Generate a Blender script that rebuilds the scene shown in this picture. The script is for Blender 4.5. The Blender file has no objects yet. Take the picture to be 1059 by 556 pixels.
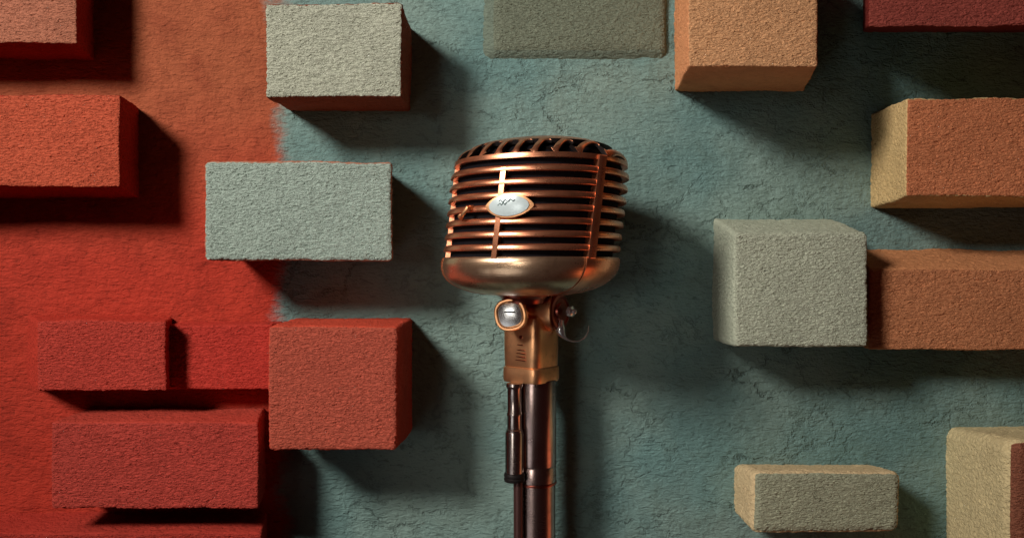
import bpy, math, random
import numpy as np
from mathutils import Vector, Matrix, noise as mnoise

random.seed(7)
S = 0.0004                 # metres per working unit (one unit = about one photo pixel on the wall plane)
DC = 800.0                 # camera distance from the wall, in units
CX, CY = 529.5, 278.0      # optical centre
scene = bpy.context.scene
COL = scene.collection


# ------------------------------------------------------------------ helpers
def lin(c):
    c /= 255.0
    return c / 12.92 if c <= 0.04045 else ((c + 0.055) / 1.055) ** 2.4


def C(r, g, b, k=0.75):
    return (min(lin(r) / k, .85), min(lin(g) / k, .85), min(lin(b) / k, .85), 1.0)


def UP(px, py, depth=0.0):
    """real place (x, z in units) of something seen at px, py and standing DEPTH out from the wall"""
    q = (DC - depth) / DC
    return (px - CX) * q, (CY - py) * q


def tag(o, label=None, cat=None, group=None, kind=None):
    if label: o['label'] = label
    if cat: o['category'] = cat
    if group: o['group'] = group
    if kind: o['kind'] = kind
    return o


def empty(name, loc):
    o = bpy.data.objects.new(name, None)
    o.location = Vector(loc) * S
    o.empty_display_size = 0.01
    COL.objects.link(o)
    return o


def obj(name, verts, faces, mats, parent=None, origin=None, smooth=True, sharp=None, mi=None):
    """verts in units in world axes (x, y, z); ORIGIN in units"""
    if origin is None:
        origin = (0, 0, 0)
    V = (np.asarray(verts, dtype=float) - np.asarray(origin, dtype=float)) * S
    me = bpy.data.meshes.new(name)
    me.from_pydata(V.tolist(), [], faces)
    for m in (mats if isinstance(mats, (list, tuple)) else [mats]):
        me.materials.append(m)
    if mi is not None:
        me.polygons.foreach_set('material_index', mi)
    me.polygons.foreach_set('use_smooth', [smooth] * len(me.polygons))
    me.validate()
    me.update()
    if sharp is not None:
        me.set_sharp_from_angle(angle=math.radians(sharp))
    o = bpy.data.objects.new(name, me)
    COL.objects.link(o)
    if parent is None:
        o.location = Vector(origin) * S
    else:
        # parents here are unrotated, so a child's local place is a plain offset
        p, acc = parent, Vector((0, 0, 0))
        while p is not None:
            acc += p.location
            p = p.parent
        o.parent = parent
        o.location = Vector(origin) * S - acc
    return o


class MB:
    def __init__(s):
        s.v, s.f = [], []

    def add(s, v, f):
        n = len(s.v)
        s.v += [tuple(p) for p in v]
        s.f += [tuple(i + n for i in q) for q in f]
        return s


def grid_faces(nu, nv, cu=False, cv=False):
    f = []
    for i in range(nu if cu else nu - 1):
        for j in range(nv if cv else nv - 1):
            a, b = i, (i + 1) % nu
            c, d = j, (j + 1) % nv
            f.append((a * nv + c, b * nv + c, b * nv + d, a * nv + d))
    return f


def lathe(o, d, prof, n=48, sq=2.0, rot=0.0):
    """PROF: (radius, along) pairs, turned about axis D through O; sq>2 squares the section"""
    o, d = Vector(o), Vector(d).normalized()
    up = Vector((0, 0, 1)) if abs(d.z) < .9 else Vector((0, -1, 0))
    e1 = d.cross(up).normalized()
    e2 = d.cross(e1).normalized()
    v = []
    for k in range(n):
        a = 2 * math.pi * k / n
        g = (abs(math.cos(a)) ** sq + abs(math.sin(a)) ** sq) ** (-1 / sq)
        for r, t in prof:
            v.append(o + d * t + (e1 * math.cos(a + rot) + e2 * math.sin(a + rot)) * r * g)
    f = grid_faces(n, len(prof), True, False)
    m = len(prof)
    if prof[0][0] > 1e-6: f.append(tuple(k * m for k in range(n)))
    if prof[-1][0] > 1e-6: f.append(tuple(k * m + m - 1 for k in reversed(range(n))))
    return v, f


def tube(path, rad, n=12, cap=True):
    P = [Vector(p) for p in path]
    v = []
    ref = Vector((0.13, 0.9, 0.31))
    for i, p in enumerate(P):
        t = (P[min(i + 1, len(P) - 1)] - P[max(i - 1, 0)]).normalized()
        e1 = t.cross(ref)
        if e1.length < 1e-3: e1 = t.cross(Vector((1, 0, 0)))
        e1.normalize(); e2 = t.cross(e1)
        r = rad[i] if isinstance(rad, (list, tuple)) else rad
        for k in range(n):
            a = 2 * math.pi * k / n
            v.append(p + (e1 * math.cos(a) + e2 * math.sin(a)) * r)
    f = grid_faces(len(P), n, False, True)
    if cap:
        f.append(tuple(range(n)))
        f.append(tuple((len(P) - 1) * n + k for k in reversed(range(n))))
    return v, f


# ------------------------------------------------------------------ materials
class NT:
    def __init__(s, name):
        s.m = bpy.data.materials.new(name)
        s.m.use_nodes = True
        s.t = s.m.node_tree
        s.t.nodes.clear()
        s.out = s.n('ShaderNodeOutputMaterial')
        s.b = s.n('ShaderNodeBsdfPrincipled')
        s.l(s.b.outputs[0], s.out.inputs['Surface'])

    def n(s, typ, **kw):
        nd = s.t.nodes.new(typ)
        for k, v in kw.items():
            if k.startswith('_'):
                setattr(nd, k[1:], v)
            else:
                nd.inputs[k.replace('_', ' ')].default_value = v
        return nd

    def l(s, a, b):
        s.t.links.new(a, b)

    def math(s, op, a, b=None, clamp=False):
        nd = s.n('ShaderNodeMath', _operation=op, _use_clamp=clamp)
        for i, x in enumerate((a, b)):
            if x is None: continue
            if isinstance(x, (int, float)): nd.inputs[i].default_value = x
            else: s.l(x, nd.inputs[i])
        return nd.outputs[0]

    def mix(s, fac, a, b, blend='MIX'):
        nd = s.n('ShaderNodeMix', _data_type='RGBA', _blend_type=blend)
        for key, x in ((0, fac), (6, a), (7, b)):
            if isinstance(x, (int, float, tuple)): nd.inputs[key].default_value = x
            else: s.l(x, nd.inputs[key])
        return nd.outputs[2]

    def ramp(s, fac, pts):
        nd = s.n('ShaderNodeValToRGB')
        e = nd.color_ramp.elements
        while len(e) < len(pts): e.new(0.5)
        for el, (p, c) in zip(e, pts):
            el.position = p
            el.color = c if isinstance(c, tuple) else (c, c, c, 1)
        s.l(fac, nd.inputs[0])
        return nd.outputs[0]

    def smooth(s, x, a, b):
        nd = s.n('ShaderNodeMapRange', _interpolation_type='SMOOTHSTEP')
        s.l(x, nd.inputs[0])
        nd.inputs[1].default_value = a
        nd.inputs[2].default_value = b
        return nd.outputs[0]

    def noise(s, vec, size, detail=2.0, rough=.5, dist=0.0):
        nd = s.n('ShaderNodeTexNoise', Scale=1.0 / (size * S), Detail=detail, Roughness=rough, Distortion=dist)
        s.l(vec, nd.inputs['Vector'])
        return nd.outputs['Fac']

    def mapping(s, vec, scale=(1, 1, 1), rot=(0, 0, 0)):
        nd = s.n('ShaderNodeMapping')
        nd.inputs['Scale'].default_value = scale
        nd.inputs['Rotation'].default_value = rot
        s.l(vec, nd.inputs['Vector'])
        return nd.outputs[0]


def foam(name, rgba, amp=1.9, size=2.35, tint=None, var=.5):
    """pile-faced acoustic foam: real displacement of the dense mesh, in metres"""
    t = NT(name)
    tc = t.n('ShaderNodeTexCoord')
    oi = t.n('ShaderNodeObjectInfo')
    off = t.n('ShaderNodeVectorMath', _operation='SCALE')
    cmb = t.n('ShaderNodeCombineXYZ')
    for i in range(3): t.l(oi.outputs['Random'], cmb.inputs[i])
    t.l(cmb.outputs[0], off.inputs[0]); off.inputs['Scale'].default_value = 3.1
    ad = t.n('ShaderNodeVectorMath', _operation='ADD')
    t.l(tc.outputs['Object'], ad.inputs[0]); t.l(off.outputs[0], ad.inputs[1])
    vec = t.mapping(ad.outputs[0], (0.55, 1, 1.35), (0, math.radians(-13), 0))
    fine = t.noise(vec, size, 3.0, .62, .5)
    mid = t.noise(vec, size * 3.1, 1.0, .5)
    big = t.noise(ad.outputs[0], 46, 3.0, .6)
    pits = t.ramp(fine, [(.30, 0.0), (.50, .62), (.74, 1.0)])
    h = t.math('ADD', t.math('MULTIPLY', pits, 1.0), t.math('MULTIPLY', mid, .9))
    d = t.n('ShaderNodeDisplacement', Midlevel=1.2, Scale=amp * S)
    t.l(h, d.inputs['Height'])
    t.l(d.outputs[0], t.out.inputs['Displacement'])
    dk = tuple(c * .78 for c in rgba[:3]) + (1,)
    lt = tuple(min(c * 1.08, .9) for c in rgba[:3]) + (1,)
    col = t.mix(t.math('MULTIPLY', t.math('SUBTRACT', 1.0, pits), var + .3, True), lt, dk)  # pile pits darkened in the colour too, adding to their real shade
    if tint:
        col = t.mix(t.smooth(big, .42, .66), col, tint)
    else:
        col = t.mix(t.math('MULTIPLY', t.smooth(big, .4, .7), .42), col, dk)
    t.l(col, t.b.inputs['Base Color'])
    t.b.inputs['Roughness'].default_value = .95
    t.b.inputs['Specular IOR Level'].default_value = .12
    t.b.inputs['Sheen Weight'].default_value = .12
    t.b.inputs['Sheen Tint'].default_value = lt
    t.m.displacement_method = 'BOTH'
    return t.m


def wall_material():
    t = NT('painted_plaster')
    tc = t.n('ShaderNodeTexCoord')
    P = tc.outputs['Object']
    sep = t.n('ShaderNodeSeparateXYZ'); t.l(P, sep.inputs[0])
    X = t.math('DIVIDE', sep.outputs[0], S)
    Z = t.math('DIVIDE', sep.outputs[2], S)
    wob = t.noise(P, 60, 4, .6)
    fib = t.noise(t.mapping(P, (.45, 1, 1.25), (0, math.radians(-9), 0)), 4.2, 3.5, .66, .8)
    big = t.noise(P, 150, 3, .55)
    mid = t.noise(P, 34, 4, .65)
    # two coats: a red one left of the seam, teal right of it
    xe = t.math('ADD', X, t.math('MULTIPLY', t.math('SUBTRACT', wob, .5), 70))
    xe = t.math('ADD', xe, t.math('MULTIPLY', t.math('SUBTRACT', fib, .5), 26))
    edge = t.smooth(xe, 291 - CX - 13, 291 - CX + 13)
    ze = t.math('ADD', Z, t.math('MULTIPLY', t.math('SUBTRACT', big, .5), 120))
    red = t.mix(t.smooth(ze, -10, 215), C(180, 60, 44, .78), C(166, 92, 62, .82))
    red = t.mix(t.math('MULTIPLY', t.smooth(mid, .42, .75), .35), red, C(104, 30, 24, .85))
    teal = t.mix(t.smooth(big, .34, .66), C(104, 136, 132), C(126, 150, 141))
    teal = t.mix(t.math('MULTIPLY', t.smooth(mid, .5, .78), .35), teal, C(96, 112, 98))
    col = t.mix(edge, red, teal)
    # hairline cracks
    wv = t.n('ShaderNodeVectorMath', _operation='ADD')
    nz = t.n('ShaderNodeTexNoise', Scale=1 / (40 * S), Detail=5, Roughness=.7)
    t.l(P, nz.inputs['Vector'])
    sc = t.n('ShaderNodeVectorMath', _operation='SCALE'); sc.inputs['Scale'].default_value = 46 * S
    t.l(nz.outputs['Color'], sc.inputs[0])
    t.l(P, wv.inputs[0]); t.l(sc.outputs[0], wv.inputs[1])
    vo = t.n('ShaderNodeTexVoronoi', _feature='DISTANCE_TO_EDGE', Scale=1 / (105 * S))
    t.l(t.mapping(wv.outputs[0], (.8, 1, 1.5)), vo.inputs['Vector'])
    crack = t.math('SUBTRACT', 1.0, t.smooth(vo.outputs['Distance'], .004, .022))
    crack = t.math('MULTIPLY', crack, t.smooth(t.noise(P, 70, 2, .5), .48, .62))
    vo2 = t.n('ShaderNodeTexVoronoi', _feature='DISTANCE_TO_EDGE', Scale=1 / (34 * S))
    t.l(t.mapping(wv.outputs[0], (.7, 1, 1.3)), vo2.inputs['Vector'])
    crack2 = t.math('SUBTRACT', 1.0, t.smooth(vo2.outputs['Distance'], .01, .07))
    crack2 = t.math('MULTIPLY', crack2, t.smooth(t.noise(P, 90, 2, .5), .40, .60))
    crack = t.math('MAXIMUM', t.math('MULTIPLY', crack, .8), t.math('MULTIPLY', crack2, .45))
    crack = t.math('MULTIPLY', crack, t.math('ADD', t.math('MULTIPLY', edge, .8), .2))
    crack = t.math('MULTIPLY', crack, t.smooth(t.noise(P, 7, 2, .6), .36, .55))
    pits = t.math('SUBTRACT', 1.0, t.smooth(fib, .30, .44))
    dark = t.math('MAXIMUM', t.math('MULTIPLY', crack, .6), t.math('MULTIPLY', pits, .42))
    col = t.mix(dark, col, t.mix(edge, (.10, .02, .012, 1), (.035, .052, .045, 1)))
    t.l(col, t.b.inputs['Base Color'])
    t.b.inputs['Roughness'].default_value = .93
    t.b.inputs['Specular IOR Level'].default_value = .15
    h = t.math('ADD', t.math('MULTIPLY', fib, 2.6), t.math('MULTIPLY', mid, 5.0))
    h = t.math('SUBTRACT', h, t.math('MULTIPLY', crack, 1.6))
    bp = t.n('ShaderNodeBump', Strength=.85, Distance=1.25 * S)
    t.l(h, bp.inputs['Height'])
    t.l(bp.outputs[0], t.b.inputs['Normal'])
    return t.m


def metal(name, rgb, rough=.25, dirt=.35, dirt_rgb=(.06, .018, .01), brushed=0.0, metallic=1.0, spec=.5):
    t = NT(name)
    tc = t.n('ShaderNodeTexCoord'); P = tc.outputs['Object']
    n1 = t.noise(P, 26, 4, .65)
    n2 = t.noise(t.mapping(P, (.15, .15, 2.2)), 3.0, 2, .6)
    spk = t.noise(P, 3.2, 3, .7)
    col = t.mix(t.math('MULTIPLY', t.smooth(n1, .45, .72), dirt), rgb + (1,), dirt_rgb + (1,))
    col = t.mix(t.math('MULTIPLY', t.smooth(spk, .62, .74), dirt), col, dirt_rgb + (1,))
    t.l(col, t.b.inputs['Base Color'])
    t.b.inputs['Metallic'].default_value = metallic
    t.b.inputs['Specular IOR Level'].default_value = spec
    r = t.math('ADD', t.math('MULTIPLY', n1, .22), rough - .11)
    r = t.math('ADD', r, t.math('MULTIPLY', t.math('SUBTRACT', n2, .5), .06), True)
    t.l(r, t.b.inputs['Roughness'])
    h = t.math('ADD', t.math('MULTIPLY', n2, brushed), t.math('MULTIPLY', n1, .6))
    bp = t.n('ShaderNodeBump', Strength=.25, Distance=1.2 * S)
    t.l(h, bp.inputs['Height']); t.l(bp.outputs[0], t.b.inputs['Normal'])
    return t.m


COPPER = metal('aged_copper', (.93, .38, .20), .29, .4, metallic=.92)
COPPER_WARM = metal('brassy_copper', (.92, .47, .22), .38, .4, metallic=.93)
COPPER_DARK = metal('dark_copper', (.36, .10, .07), .30, .5)
POLE = metal('bronzed_steel', (.50, .37, .33), .24, .4, (.04, .018, .015))
CHROME = metal('nickel', (.74, .75, .72), .22, .25, (.18, .12, .08), metallic=.75)
BLACK = metal('blackened_steel', (.02, .016, .015), .5, .3, (.01, .008, .008), 0, .3, spec=.2)
RUBBER = metal('cable_jacket', (.10, .045, .038), .36, .3, (.03, .012, .01), 0, 0.5)
MESH = metal('grille_cloth', (.008, .0075, .010), .8, .3, (.004, .004, .005), 0, 0.0, spec=.08)
SHELL = metal('worn_nickel_over_copper', (.74, .50, .31), .29, .5, (.26, .11, .06), .5, .92)
PLUGM = metal('smoked_nickel', (.58, .49, .44), .24, .4, (.05, .03, .03))
ENAMEL = metal('pale_enamel', (.66, .78, .78), .25, .12, (.3, .4, .4), 0, .1)
INK = metal('engraved_ink', (.10, .17, .16), .5, 0.0, (.05, .1, .1), 0, 0.0)

# ------------------------------------------------------------------ wall
W = 1500
xs = np.linspace(-W, W, 61); zs = np.linspace(-1100, 1100, 45)
vv = [(x, 0, z) for x in xs for z in zs]
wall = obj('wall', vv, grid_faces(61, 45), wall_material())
tag(wall, 'rough plaster wall painted red on one side and teal on the other', 'wall', kind='structure')

# ------------------------------------------------------------------ foam blocks


def block(name, label, front, d, back, r, mats, group, cham=None, step=1.35):
    """front: x0, x1, ztop_px, zbot_px seen on the front face D out from the wall; back: same four edges at the wall (None = straight)"""
    x0, zt = UP(front[0], front[2], d)
    x1, zb = UP(front[1], front[3], d)
    bx0 = UP(back[0], 0)[0] if back[0] is not None else x0 - 1.5
    bx1 = UP(back[1], 0)[0] if back[1] is not None else x1 + 1.5
    bzt = UP(0, back[2])[1] if back[2] is not None else zt + 1.5
    bzb = UP(0, back[3])[1] if back[3] is not None else zb - 1.5
    w, h = x1 - x0, zt - zb
    nu, nv, nt = max(8, round(w / step)), max(8, round(h / step)), max(6, round((d + 2) / 2.6))
    idx, V, F, MI = {}, [], [], []

    def vert(i, j, k):
        key = (i, j, k)
        if key in idx: return idx[key]
        u, v, t = w * i / nu, h * j / nv, (d + 2) * k / nt
        # rounded box (front edges and the four long edges)
        cu, cv, ct = min(max(u, r), w - r), min(max(v, r), h - r), min(t, d + 2 - r)
        q = Vector((u - cu, v - cv, t - ct))
        L = q.length
        if L > 1e-6:
            m = max(abs(q.x), abs(q.y), abs(q.z))
            q *= (m / L) if m <= r else 1
        u, v, t = cu + q.x, cv + q.y, ct + q.z
        fr = t / (d + 2)
        X0 = bx0 + (x0 - bx0) * fr; X1 = bx1 + (x1 - bx1) * fr
        Z0 = bzb + (zb - bzb) * fr; Z1 = bzt + (zt - bzt) * fr
        p = [X0 + (X1 - X0) * u / w, 2 - t, Z0 + (Z1 - Z0) * v / h]
        # hand-cut foam is never quite straight
        nz = mnoise.noise(Vector((p[0] * .018 + 7.3, p[2] * .018, p[1] * .02)))
        nz2 = mnoise.noise(Vector((p[0] * .018, p[2] * .018 + 3.1, 9 + p[1] * .02)))
        p[0] += nz * 1.6; p[2] += nz2 * 1.6
        idx[key] = len(V); V.append(p)
        return idx[key]

    def face(a, b, c, e, m):
        F.append((vert(*a), vert(*b), vert(*c), vert(*e))); MI.append(m)

    for i in range(nu):
        for j in range(nv):
            face((i, j, nt), (i + 1, j, nt), (i + 1, j + 1, nt), (i, j + 1, nt), 0)
    for k in range(nt):
        for i in range(nu):
            face((i, 0, k), (i + 1, 0, k), (i + 1, 0, k + 1), (i, 0, k + 1), 1)
            face((i, nv, k + 1), (i + 1, nv, k + 1), (i + 1, nv, k), (i, nv, k), 1)
        for j in range(nv):
            face((0, j, k + 1), (0, j + 1, k + 1), (0, j + 1, k), (0, j, k), 1)
            face((nu, j, k), (nu, j + 1, k), (nu, j + 1, k + 1), (nu, j, k + 1), 1)
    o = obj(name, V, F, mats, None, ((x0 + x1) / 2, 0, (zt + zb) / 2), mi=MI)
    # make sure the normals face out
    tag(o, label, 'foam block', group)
    return o


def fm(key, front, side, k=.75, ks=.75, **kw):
    return [foam(key + '_face', C(*front, k), **kw), foam(key + '_side', C(*side, ks), amp=1.5, size=4.0, var=.15)]  # sides take their own tone, apart from the front face


G = 'foam blocks on the wall'
N = None
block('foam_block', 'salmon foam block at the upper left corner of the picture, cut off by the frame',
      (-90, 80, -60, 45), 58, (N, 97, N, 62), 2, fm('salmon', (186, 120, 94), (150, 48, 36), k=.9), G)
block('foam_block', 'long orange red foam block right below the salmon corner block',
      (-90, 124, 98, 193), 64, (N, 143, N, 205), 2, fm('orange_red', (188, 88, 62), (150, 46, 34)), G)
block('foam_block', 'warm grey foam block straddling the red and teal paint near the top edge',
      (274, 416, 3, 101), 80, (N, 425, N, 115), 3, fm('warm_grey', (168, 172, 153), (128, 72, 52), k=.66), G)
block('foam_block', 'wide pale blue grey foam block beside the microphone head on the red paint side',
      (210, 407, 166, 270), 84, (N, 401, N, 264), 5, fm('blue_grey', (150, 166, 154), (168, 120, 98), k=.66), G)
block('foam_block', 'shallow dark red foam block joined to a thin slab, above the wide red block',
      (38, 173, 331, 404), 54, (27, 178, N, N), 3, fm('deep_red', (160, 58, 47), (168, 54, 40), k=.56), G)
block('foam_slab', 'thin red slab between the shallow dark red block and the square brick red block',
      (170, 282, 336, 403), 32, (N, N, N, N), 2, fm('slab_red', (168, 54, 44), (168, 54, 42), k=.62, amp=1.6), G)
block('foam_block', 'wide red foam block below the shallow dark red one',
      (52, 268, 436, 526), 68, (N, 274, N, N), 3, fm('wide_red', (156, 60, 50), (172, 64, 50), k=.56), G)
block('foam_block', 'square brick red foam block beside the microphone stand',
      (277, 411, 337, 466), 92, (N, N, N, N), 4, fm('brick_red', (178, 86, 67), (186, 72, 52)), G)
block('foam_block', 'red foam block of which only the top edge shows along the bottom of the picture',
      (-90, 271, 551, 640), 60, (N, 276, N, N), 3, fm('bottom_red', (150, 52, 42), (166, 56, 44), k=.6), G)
block('foam_block', 'tan foam block with a pale side, hanging in from the top edge',
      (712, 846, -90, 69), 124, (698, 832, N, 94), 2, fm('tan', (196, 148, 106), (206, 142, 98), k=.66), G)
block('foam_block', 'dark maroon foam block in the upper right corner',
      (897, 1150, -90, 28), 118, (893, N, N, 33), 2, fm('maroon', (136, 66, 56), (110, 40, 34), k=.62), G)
block('foam_block', 'orange brown foam block with a cream end, below the maroon corner block',
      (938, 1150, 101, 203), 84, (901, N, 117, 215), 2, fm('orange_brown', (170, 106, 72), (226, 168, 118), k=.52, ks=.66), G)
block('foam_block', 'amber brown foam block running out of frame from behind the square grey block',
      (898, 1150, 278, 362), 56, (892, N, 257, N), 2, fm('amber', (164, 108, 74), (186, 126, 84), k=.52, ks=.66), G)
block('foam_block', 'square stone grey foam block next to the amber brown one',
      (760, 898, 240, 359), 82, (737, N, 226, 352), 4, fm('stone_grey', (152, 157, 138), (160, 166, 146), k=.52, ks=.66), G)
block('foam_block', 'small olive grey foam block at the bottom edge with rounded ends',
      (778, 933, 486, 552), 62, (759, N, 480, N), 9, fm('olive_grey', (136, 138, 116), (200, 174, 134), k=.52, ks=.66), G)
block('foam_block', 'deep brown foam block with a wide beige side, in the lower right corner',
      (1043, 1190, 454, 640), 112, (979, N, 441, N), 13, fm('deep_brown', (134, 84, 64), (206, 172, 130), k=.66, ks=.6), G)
block('foam_block', 'shallow teal brown foam block above the microphone, between the warm grey and tan blocks',
      (512, 690, -90, 52), 8, (497, N, N, 63), 7.5, fm('teal_brown', (116, 124, 106), (104, 116, 102)), G)

# ------------------------------------------------------------------ microphone
D0 = 106.0
DM = 54.0                      # mount and stand sit nearer the wall than the head
YAW = math.radians(-25)
MX = 20.5                      # head axis
NSE = 2.25


def shear(z):
    return .11 * (z - 60) + 2.5


def se(phi, n=NSE):
    return (abs(math.cos(phi)) ** n + abs(math.sin(phi)) ** n) ** (-1 / n)


def rear(phi):
    a = abs(math.degrees(math.atan2(math.sin(phi), math.cos(phi))))
    t = min(max((a - 57) / 5, 0), 1)
    return 1 + .014 * t * t * (3 - 2 * t)


def HP(r, phi, z, n=NSE, step=True):
    g = se(phi, n) * (rear(phi) if step else 1)
    th = phi + YAW
    return (MX + shear(z) + r * g * math.sin(th), -(D0 + r * g * math.cos(th)), z)


def revolve(prof, phis, closed=True, close_prof=True, step=True):
    v = [HP(r, p, z, step=step) for p in phis for r, z in prof]
    m = len(prof)
    f = grid_faces(len(phis), m, closed, close_prof)
    if not closed and close_prof:
        f.append(tuple(range(m)))
        f.append(tuple((len(phis) - 1) * m + k for k in reversed(range(m))))
    return v, f


def rrect(r0, r1, z0, z1, rad, n=4):
    out = []
    for cx, cz, a0 in ((r1 - rad, z1 - rad, 0), (r0 + rad, z1 - rad, 90), (r0 + rad, z0 + rad, 180), (r1 - rad, z0 + rad, 270)):
        for k in range(n + 1):
            a = math.radians(a0 + 90 * k / n)
            out.append((cx + rad * math.cos(a), cz + rad * math.sin(a)))
    return out


FULL = [2 * math.pi * k / 192 for k in range(192)]


def arc(a, b, n=8):
    return [math.radians(a + (b - a) * k / n) for k in range(n + 1)]


mic_o = (17.5, -DM, -107.5)
mic = empty('microphone', mic_o)
tag(mic, 'vintage copper microphone with horizontal slats on a swivel mount', 'microphone')


def part(name, vf, mat, parent=None, sharp=35, origin=None):
    return obj(name, vf[0], vf[1], mat, parent or mic, origin or mic_o, sharp=sharp)


# lower bowl
bowl = [(77.2, 10), (78.3, 8.6), (78.8, 5), (78.2, 0), (76.2, -5), (72.5, -9.8), (67, -14), (59, -17.8), (49, -20.6), (38, -22.4), (26, -23.2), (12, -23.6),
        (.01, -23.6), (.01, -18), (40, -16), (60, -11), (69, -3), (71.5, 4), (72, 9), (73, 10)]
bowl = [(r * .972, z) for r, z in bowl]
part('front_shell', revolve(bowl, arc(-56, 57.5, 80), False, True, step=False), SHELL, sharp=50)
part('rear_shell', revolve([(r * 1.016 + .15, z - (.35 if z < -20 else 0)) for r, z in bowl], arc(57.9, 303.6, 150), False, True, step=False), COPPER, sharp=50)
# slats
for i in range(7):
    zc = 17.9 + 10.6 * i
    q = 76.2 + .1 * i
    pr = [(70.5, zc - 2.2), (71.5, zc - 2.95), (q - 1.2, zc - 3.0), (q - .35, zc - 2.75), (q, zc - 2.2), (q - .12, zc - 1.1), (q - .34, zc + .3),
          (q - .8, zc + 1.5), (q - 1.35, zc + 2.1), (q - 2.3, zc + 2.5), (71.5, zc + 2.5), (70.5, zc + 2.1)]
    part('slat', revolve(pr, FULL), COPPER, sharp=60)
# grille behind the slats
part('inner_grille', revolve([(70.6, 5), (70.6, 88), (69, 92), (64.5, 97), (60, 100.5), (54, 103.5), (40, 107), (24, 109.5), (.01, 110.5), (.01, 2), (60, 2)], FULL, step=False), MESH)
# front rib and the two side columns
part('center_rib', revolve(rrect(69, 76.6, 8, 83, 1.2), arc(-1.7, 1.7, 4), False), COPPER)
for mid_a in (-76, 62):
    part('side_column', revolve(rrect(69, 76.9, 8, 93, 1.4), arc(mid_a - 2.9, mid_a + 2.9, 8), False), COPPER)

# top cap: a rim band plus parallel ribs that run front to back over the dome
ZT, HT, RT, EX = 89.5, 26.0, 75.6, 2.25


def dome_pt(t):
    """t 0 at the crown, 1 at the foot of the shoulder: (rho, z, normal rho, normal z)"""
    def p(t):
        a = t * math.pi / 2
        return RT * math.sin(a) ** (2 / EX), ZT + HT * math.cos(a) ** (2 / EX)
    r0, z0 = p(max(t - .004, 1e-5)); r1, z1 = p(min(t + .004, 1 - 1e-5))
    tr, tz = r1 - r0, z1 - z0
    L = math.hypot(tr, tz)
    r, z = p(min(max(t, 1e-5), 1 - 1e-5))
    return r, z, -tz / L, tr / L


TAB = [dome_pt(i / 400) for i in range(401)]


def dome_at(rho):
    lo = 0
    for i in range(400):
        if TAB[i + 1][0] >= rho:
            a, b = TAB[i], TAB[i + 1]
            t = (rho - a[0]) / max(b[0] - a[0], 1e-9)
            return [a[q] + (b[q] - a[q]) * t for q in range(4)]
    return TAB[-1]


cap = MB()
capm = []
TE = .93                       # slots reach down to this point of the shoulder
rim_out = [dome_pt(TE - .01 + (1 - TE + .01) * q / 10) for q in range(11)]
prof = [(r, z) for r, z, _, _ in rim_out] + [(RT - .5, 89.4), (71, 89.4)] + [(r - 5 * n_r, z - 5 * n_z) for r, z, n_r, n_z in reversed(rim_out[:4])]
cap.add(*revolve(prof, FULL, step=False)); capm += [0] * (len(cap.f) - len(capm))
TC = .56                       # and up to this one; the crown is closed
crown = [dome_pt(1e-4 + (TC + .004) * q / 24) for q in range(25)]
prof = [(r, z) for r, z, _, _ in crown] + [(r - 4 * n_r, z - 4 * n_z) for r, z, n_r, n_z in reversed(crown)]
prof[0] = (.01, prof[0][1]); prof[-1] = (.01, prof[-1][1])
cap.add(*revolve(prof, FULL, step=False))
capm += [0 if (i % len(prof)) < len(crown) - 1 else 1 for i in range(len(cap.f) - len(capm))]
PITCH, SA = 15.8, 5.5
RE = dome_pt(TE)[0]


def cap_pt(x, y, dn):
    rho = max((abs(x) ** NSE + abs(y) ** NSE) ** (1 / NSE), 1e-4)
    r, z, n_r, n_z = dome_at(min(rho, RT))
    k = (r + dn * n_r) / rho
    x, y, z = x * k, y * k, z + dn * n_z
    return (MX + shear(z) + x * math.cos(YAW) + y * math.sin(YAW), -(D0 + y * math.cos(YAW) - x * math.sin(YAW)), z)


for k in range(-5, 5):
    xc = (k + .5) * PITCH
    lim = RE ** NSE - abs(xc) ** NSE
    if lim <= 0: continue
    ye = lim ** (1 / NSE)
    li = dome_pt(TC)[0] ** NSE - abs(xc) ** NSE
    yi = li ** (1 / NSE) if li > 0 else 0
    for y0, y1 in (((yi, ye), (-ye, -yi)) if yi > 6 else ((-ye, ye),)):
        ny = 70
        ys = [(y0 + y1) / 2 + (y1 - y0) / 2 * math.sin(math.pi * (j / ny - .5)) for j in range(ny + 1)]
        mid = [Vector(cap_pt(xc, y, 0)) for y in ys]
        run = [0]
        for p, q in zip(mid, mid[1:]): run.append(run[-1] + (q - p).length)
        st = []
        for j, y in enumerate(ys):
            sl = min(run[j], run[-1] - run[j])
            a = SA if sl >= SA else math.sqrt(max(SA * SA - (SA - sl) ** 2, 0))
            hw = PITCH / 2 - a + .05
            for u in (-1, -.94, -.8, -.5, 0, .5, .8, .94, 1):
                st.append(cap_pt(xc + hw * u, y, -.9 * (max(0, abs(u) - .45) / .55) ** 2.6))
            for u in (1, 0, -1):
                st.append(cap_pt(xc + hw * u, y, -3.2))
        m = 12
        f = grid_faces(ny + 1, m, False, True)
        f.append(tuple(range(m))); f.append(tuple(ny * m + q for q in reversed(range(m))))
        cap.add(st, f)
        capm += [1 if (i % m) in (8, 9, 10, 11) or i >= ny * m else 0 for i in range(len(f))]
obj('top_cap', cap.v, cap.f, [COPPER, BLACK], mic, mic_o, sharp=60, mi=capm)  # inner faces of ribs and crown coloured black, shade painted into the slots


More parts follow.
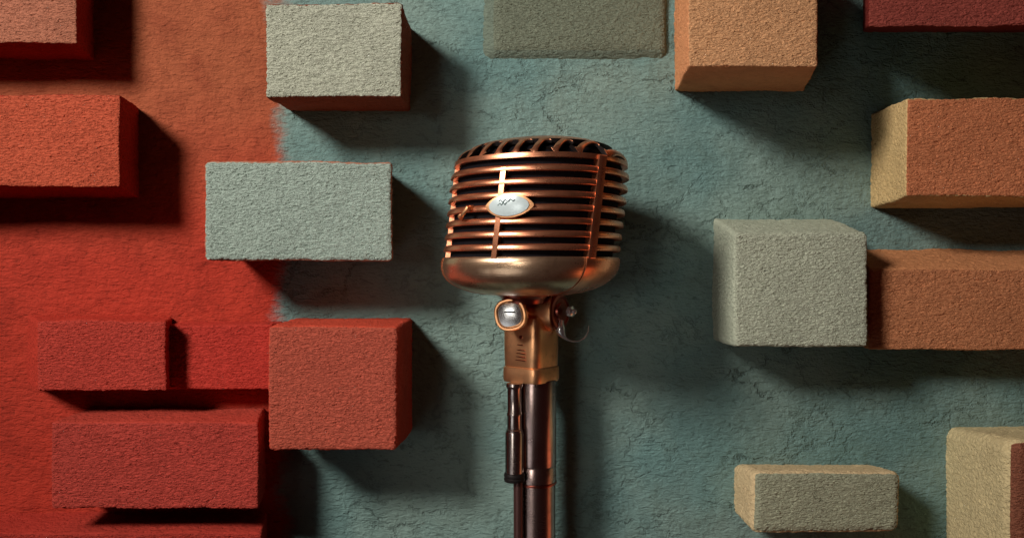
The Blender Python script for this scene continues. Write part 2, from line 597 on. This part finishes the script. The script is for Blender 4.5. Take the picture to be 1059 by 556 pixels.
# badge: pointed oval plate
def lens(phic, zc, ha, hz, r0, r1, dome_h, pw=.72, n=64, rings=7):
    v = []
    for k in range(n):
        a = 2 * math.pi * k / n
        u = math.cos(a)
        w = math.copysign((max(0, 1 - u * u)) ** pw, math.sin(a))
        v.append(HP(r0, phic + ha * u / 76, zc + hz * w, step=False))
        for q in range(rings):
            s = 1 - q / rings
            s2 = s if q else .97
            v.append(HP(r1 + dome_h * (1 - s2 * s2) - (.5 if q == 0 else 0) + (0 if q else .5), phic + ha * u * s2 / 76, zc + hz * w * s2, step=False))
    m = rings + 1
    f = grid_faces(n, m, True, False)
    f.append(tuple(k * m + m - 1 for k in range(n)))
    return v, f


PB, ZB = math.radians(6.8), 50.6
bd = part('badge', lens(PB, ZB, 20.5, 10.0, 74, 79.2, .6), COPPER_WARM)
part('badge_face', lens(PB, ZB, 16.6, 8.6, 78.5, 80.3, .9, .55), ENAMEL, bd)
sq = MB()
for (x0, zz, L, ph) in ((-7.5, 3.6, 12.5, 0), (-9.5, .9, 8.5, 1.3)):
    path = []
    for k in range(26):
        t = k / 25
        x = x0 + L * t
        path.append(HP(81.55 - .012 * x * x, PB + x / 76, ZB + zz + .95 * math.sin(t * 19 + ph) + .8 * t, step=False))
    sq.add(*tube(path, .33, 6))
part('badge_script', (sq.v, sq.f), INK, bd)
# little catch left of the badge
cl = MB()
pa = math.radians(-20)
cl.add(*tube([HP(75, pa - .005, 51, step=False), HP(81, pa - .01, 50, step=False), HP(82, pa - .03, 46.5, step=False), HP(81, pa - .07, 43.5, step=False), HP(79, pa - .12, 43.2, step=False)], [2.0, 2.0, 1.7, 1.5, 1.9], 10))
cl.add(*lathe(HP(78, pa - .13, 43.5, step=False), (-.5, -.85, .1), [(0, -1), (2.4, -1), (2.6, .5), (1.8, 2.4), (0, 3)], 16))
part('latch', (cl.v, cl.f), COPPER_WARM)

# swivel and mount
x_, z_ = UP(541, 0, DM)[0], UP(0, 306, DM)[1]
part('neck', lathe((x_, -DM - 24, -17), (0, 0, -1), [(27, 0), (26, 7), (22, 9), (20, 12), (19, 15)], 40), COPPER_DARK)
bx, bz = UP(548, 322, DM)
part('swivel_barrel', lathe((bx - 12, -DM - 4, bz), (1, -.22, 0), [(0, -3), (14, -3), (15.5, 0), (14.5, 6), (11, 13), (11.5, 19), (15, 26), (17.5, 31), (18, 34), (0, 34)], 48), COPPER_WARM)
dx, dz = UP(577, 322, DM + 6)
disc = part('clamp_disc', lathe((dx, -DM - 6, dz), (.80, -.60, 0), [(0, -5), (16, -5), (17.4, -3), (17.6, 1.5), (16.2, 3.6), (13.6, 4.2), (12.8, 2.8), (8.5, 2.6), (7.6, 4.6), (0, 5.2)], 56), COPPER_DARK)
sx, sz = UP(593.5, 322, DM + 12)
part('screw', lathe((sx - 2, -DM - 11.5, sz), (.8, -.6, 0), [(0, -3), (5, -3), (5, 1.2), (2.6, 2.2), (2.4, 4.2), (1.2, 5.2), (0, 5.4)], 24), CHROME, disc)
# pivot bolt facing the camera
px, pz = UP(528.5, 325, DM + 36)
po = (px, -DM - 36, pz)
pd = (-.22, -.96, 0)
bolt = part('pivot_bolt', lathe(po, pd, [(0, -36), (10, -36), (11.5, -10), (14.3, -8), (15.0, -4), (15.2, 0), (15, 3.5), (14, 5), (12.6, 5), (11.9, 3.8), (11.7, 1.5), (0, 1.5)], 56, 2.5, .2), COPPER_WARM)
part('bolt_face', lathe(po, pd, [(11.2, 1.2), (11.3, 3.6), (10.5, 4.6), (8, 5.2), (4, 5.6), (.01, 5.7)], 48, 2.8, .2), CHROME, bolt)
part('bolt_slot', lathe((po[0] + pd[0] * 5.4, po[1] + pd[1] * 5.4, po[2] + 2.5), (1, -.23, 0), [(0, -5.5), (.7, -5), (.9, 0), (.7, 5), (0, 5.5)], 10), BLACK, bolt)
# mount body, a soft square block
mb = [(0, -44.7), (14, -44.7), (19.5, -46.3), (20.6, -50.1), (20.6, -76.2), (20.2, -92.1), (19.9, -92.8), (21.1, -94.1), (21.4, -98.0), (21.4, -105.2), (20.6, -107.4), (17, -107.8), (0, -107.8)]
mx = UP(549.5, 0, DM)[0]
part('mount_body', lathe((mx, -DM, 0), (0, 0, -1), [(r * 1.02, -z) for r, z in mb], 96, 5.5, math.radians(38)), COPPER_WARM, sharp=28)
# dot and engraved lines on its lit face
en = MB()
fn = Vector((-math.sin(math.radians(38)), -math.cos(math.radians(38)), 0)); ft = Vector((math.cos(math.radians(38)), -math.sin(math.radians(55)), 0))
fc = Vector((mx, -DM, 0)) + fn * 20.9
en.add(*lathe(fc + ft * 3 + Vector((0, 0, -64.0)), fn, [(0, -1), (1.7, -1), (1.5, .5), (0, .7)], 14))
for q, (zz, L) in enumerate(((-71.4, 3.2), (-76.2, 5), (-79.4, 6), (-82.6, 5.5), (-85.8, 6))):
    en.add(*tube([fc + ft * (2 - L) + Vector((0, 0, zz)), fc + ft * 2 + Vector((0, 0, zz)), fc + ft * (2 + L) + Vector((0, 0, zz))], .42, 6))
part('engraving', (en.v, en.f), COPPER_DARK)
# tension ring: a nickel crescent hanging from the clamp
tx, tz = UP(594, 338, DM + 8)
pts, rd = [], []
for k in range(31):
    a = math.radians(150 + 215 * k / 30)
    pts.append((tx + 13.5 * math.cos(a), -DM - 9 + 3 * math.sin(a), tz + 13.5 * math.sin(a)))
    t = k / 30
    rd.append(.6 + 4.2 * math.exp(-((t - .17) / .16) ** 2))
part('tension_ring', tube(pts, rd, 12), CHROME)

# ------------------------------------------------------------------ stand
st_x = UP(554, 0, DM)[0]
st_o = (st_x, -DM, -640)
stand = empty('microphone_stand', st_o)
tag(stand, 'slim bronzed metal stand pole under the copper microphone', 'microphone stand')
obj('upper_tube', *lathe((st_x, -DM, 0), (0, 0, -1), [(0, 106.0), (19.5, 106.0), (19.8, 108.1), (19.8, 186.6), (19.3, 188.1), (19.7, 189.5), (19.7, 203.0), (0, 203.0)], 64), POLE, stand, st_o, sharp=30)
obj('joint_ring', *lathe((st_x, -DM, 0), (0, 0, -1), [(18, 203.0), (20.1, 203.4), (20.3, 204.5), (20.1, 205.7), (18, 206.2)], 64), COPPER_DARK, stand, st_o, sharp=40)
obj('lower_tube', *lathe((st_x, -DM, 0), (0, 0, -1), [(0, 205.1), (18.7, 205.1), (18.9, 207.2), (18.9, 640), (0, 640)], 64), POLE, stand, st_o, sharp=30)

# ------------------------------------------------------------------ cable with its plug
DP = DM + 18
cxp = UP(532, 0, DP)[0]
cable_o = (cxp, -DP, -180)
cable = empty('microphone_cable', cable_o)
tag(cable, 'dark cable with a slim metal plug running down beside the stand pole', 'cable')


def zpx(y): return UP(0, y, DP)[1]


def zl(pr): return [(r, -zpx(y)) for r, y in pr]


obj('plug_tip', *lathe((cxp, -DP, 0), (0, 0, -1), zl([(0, 396), (7.6, 396), (8.0, 399), (6.6, 402), (6.4, 425), (7.2, 427), (7.2, 429), (6.8, 430), (6.8, 443), (7.8, 444), (7.8, 446), (0, 446)]), 40), PLUGM, cable, cable_o, sharp=30)
obj('plug_sleeve', *lathe((cxp, -DP, 0), (0, 0, -1), zl([(0, 446), (8.3, 446), (8.6, 448), (8.6, 488), (8.0, 489), (0, 489)]), 40), PLUGM, cable, cable_o, sharp=30)
obj('collar', *lathe((cxp, -DP, 0), (0, 0, -1), zl([(0, 488.6), (9.4, 488.6), (9.9, 490), (9.9, 491.5), (9.2, 492.2), (9.2, 493), (9.9, 493.8), (9.9, 495.4), (9.2, 497), (0, 497.5)]), 40), BLACK, cable, cable_o, sharp=30)
cp = []
xe = UP(536, 0, DP)[0]
for k in range(40):
    t = k / 39
    z = zpx(496) - t * 470
    s = min(1, t * 30)
    cp.append((cxp + (xe - cxp) + .2 * math.sin(t * 7), -DP + .4 * math.sin(t * 5), z))
obj('cord', *tube(cp, 4.6, 16), RUBBER, cable, cable_o, sharp=60)

# ------------------------------------------------------------------ light
world = bpy.data.worlds.new('World')
scene.world = world
world.use_nodes = True
bg = world.node_tree.nodes['Background']
bg.inputs[0].default_value = (1.0, .28, .25, 1)
bg.inputs[1].default_value = .016


def area(name, pos, target, size, power, color, shape='DISK'):
    L = bpy.data.lights.new(name, 'AREA')
    L.shape = shape
    L.size = size * S
    L.energy = power
    L.color = color
    o = bpy.data.objects.new(name, L)
    p, t = Vector(pos) * S, Vector(target) * S
    o.location = p
    o.rotation_euler = (t - p).to_track_quat('-Z', 'Y').to_euler()
    COL.objects.link(o)
    return o


ld = Vector((-.62, -.66, .43)).normalized()
kt = Vector((40, 0, 60))
L = bpy.data.lights.new('key_lamp', 'SPOT')
L.energy = 19
L.color = (1.0, .925, .87)
L.shadow_soft_size = 215 * S
L.spot_size = math.radians(70)
L.spot_blend = 1.0
key = bpy.data.objects.new('key_lamp', L)
key.location = (kt + ld * 1900) * S
key.rotation_euler = (-ld).to_track_quat('-Z', 'Y').to_euler()
COL.objects.link(key)
fl = area('front_fill', (-420, -1000, 0), (18, -100, -40), 280, .013, (1.0, .95, .90), 'RECTANGLE').data  # added fill, out of view, to brighten the microphone and pole
fl.size_y = 900 * S
fl.spread = math.radians(20)
area('red_lamp', (700, -90, -440), (60, -115, 20), 420, .016, (1.0, .27, .12)).data.spread = math.radians(80)
area('low_lamp', (-330, -520, -330), (10, -150, 0), 380, .0055, (.95, .96, 1.0)).data.spread = math.radians(55)

# ------------------------------------------------------------------ camera
cd = bpy.data.cameras.new('Camera')
cam = bpy.data.objects.new('Camera', cd)
COL.objects.link(cam)
cam.location = (0, -DC * S, 0)
cam.rotation_euler = (math.radians(90), 0, 0)
cd.sensor_width = 36
cd.lens = 36 * DC / 1059
cd.clip_start = .005
cd.clip_end = 50
scene.camera = cam
scene.view_settings.view_transform = 'Standard'
scene.view_settings.look = 'None'
scene.view_settings.exposure = 0
scene.view_settings.gamma = 1
scene.render.engine = 'CYCLES'
scene.cycles.max_bounces = 6
scene.cycles.diffuse_bounces = 1
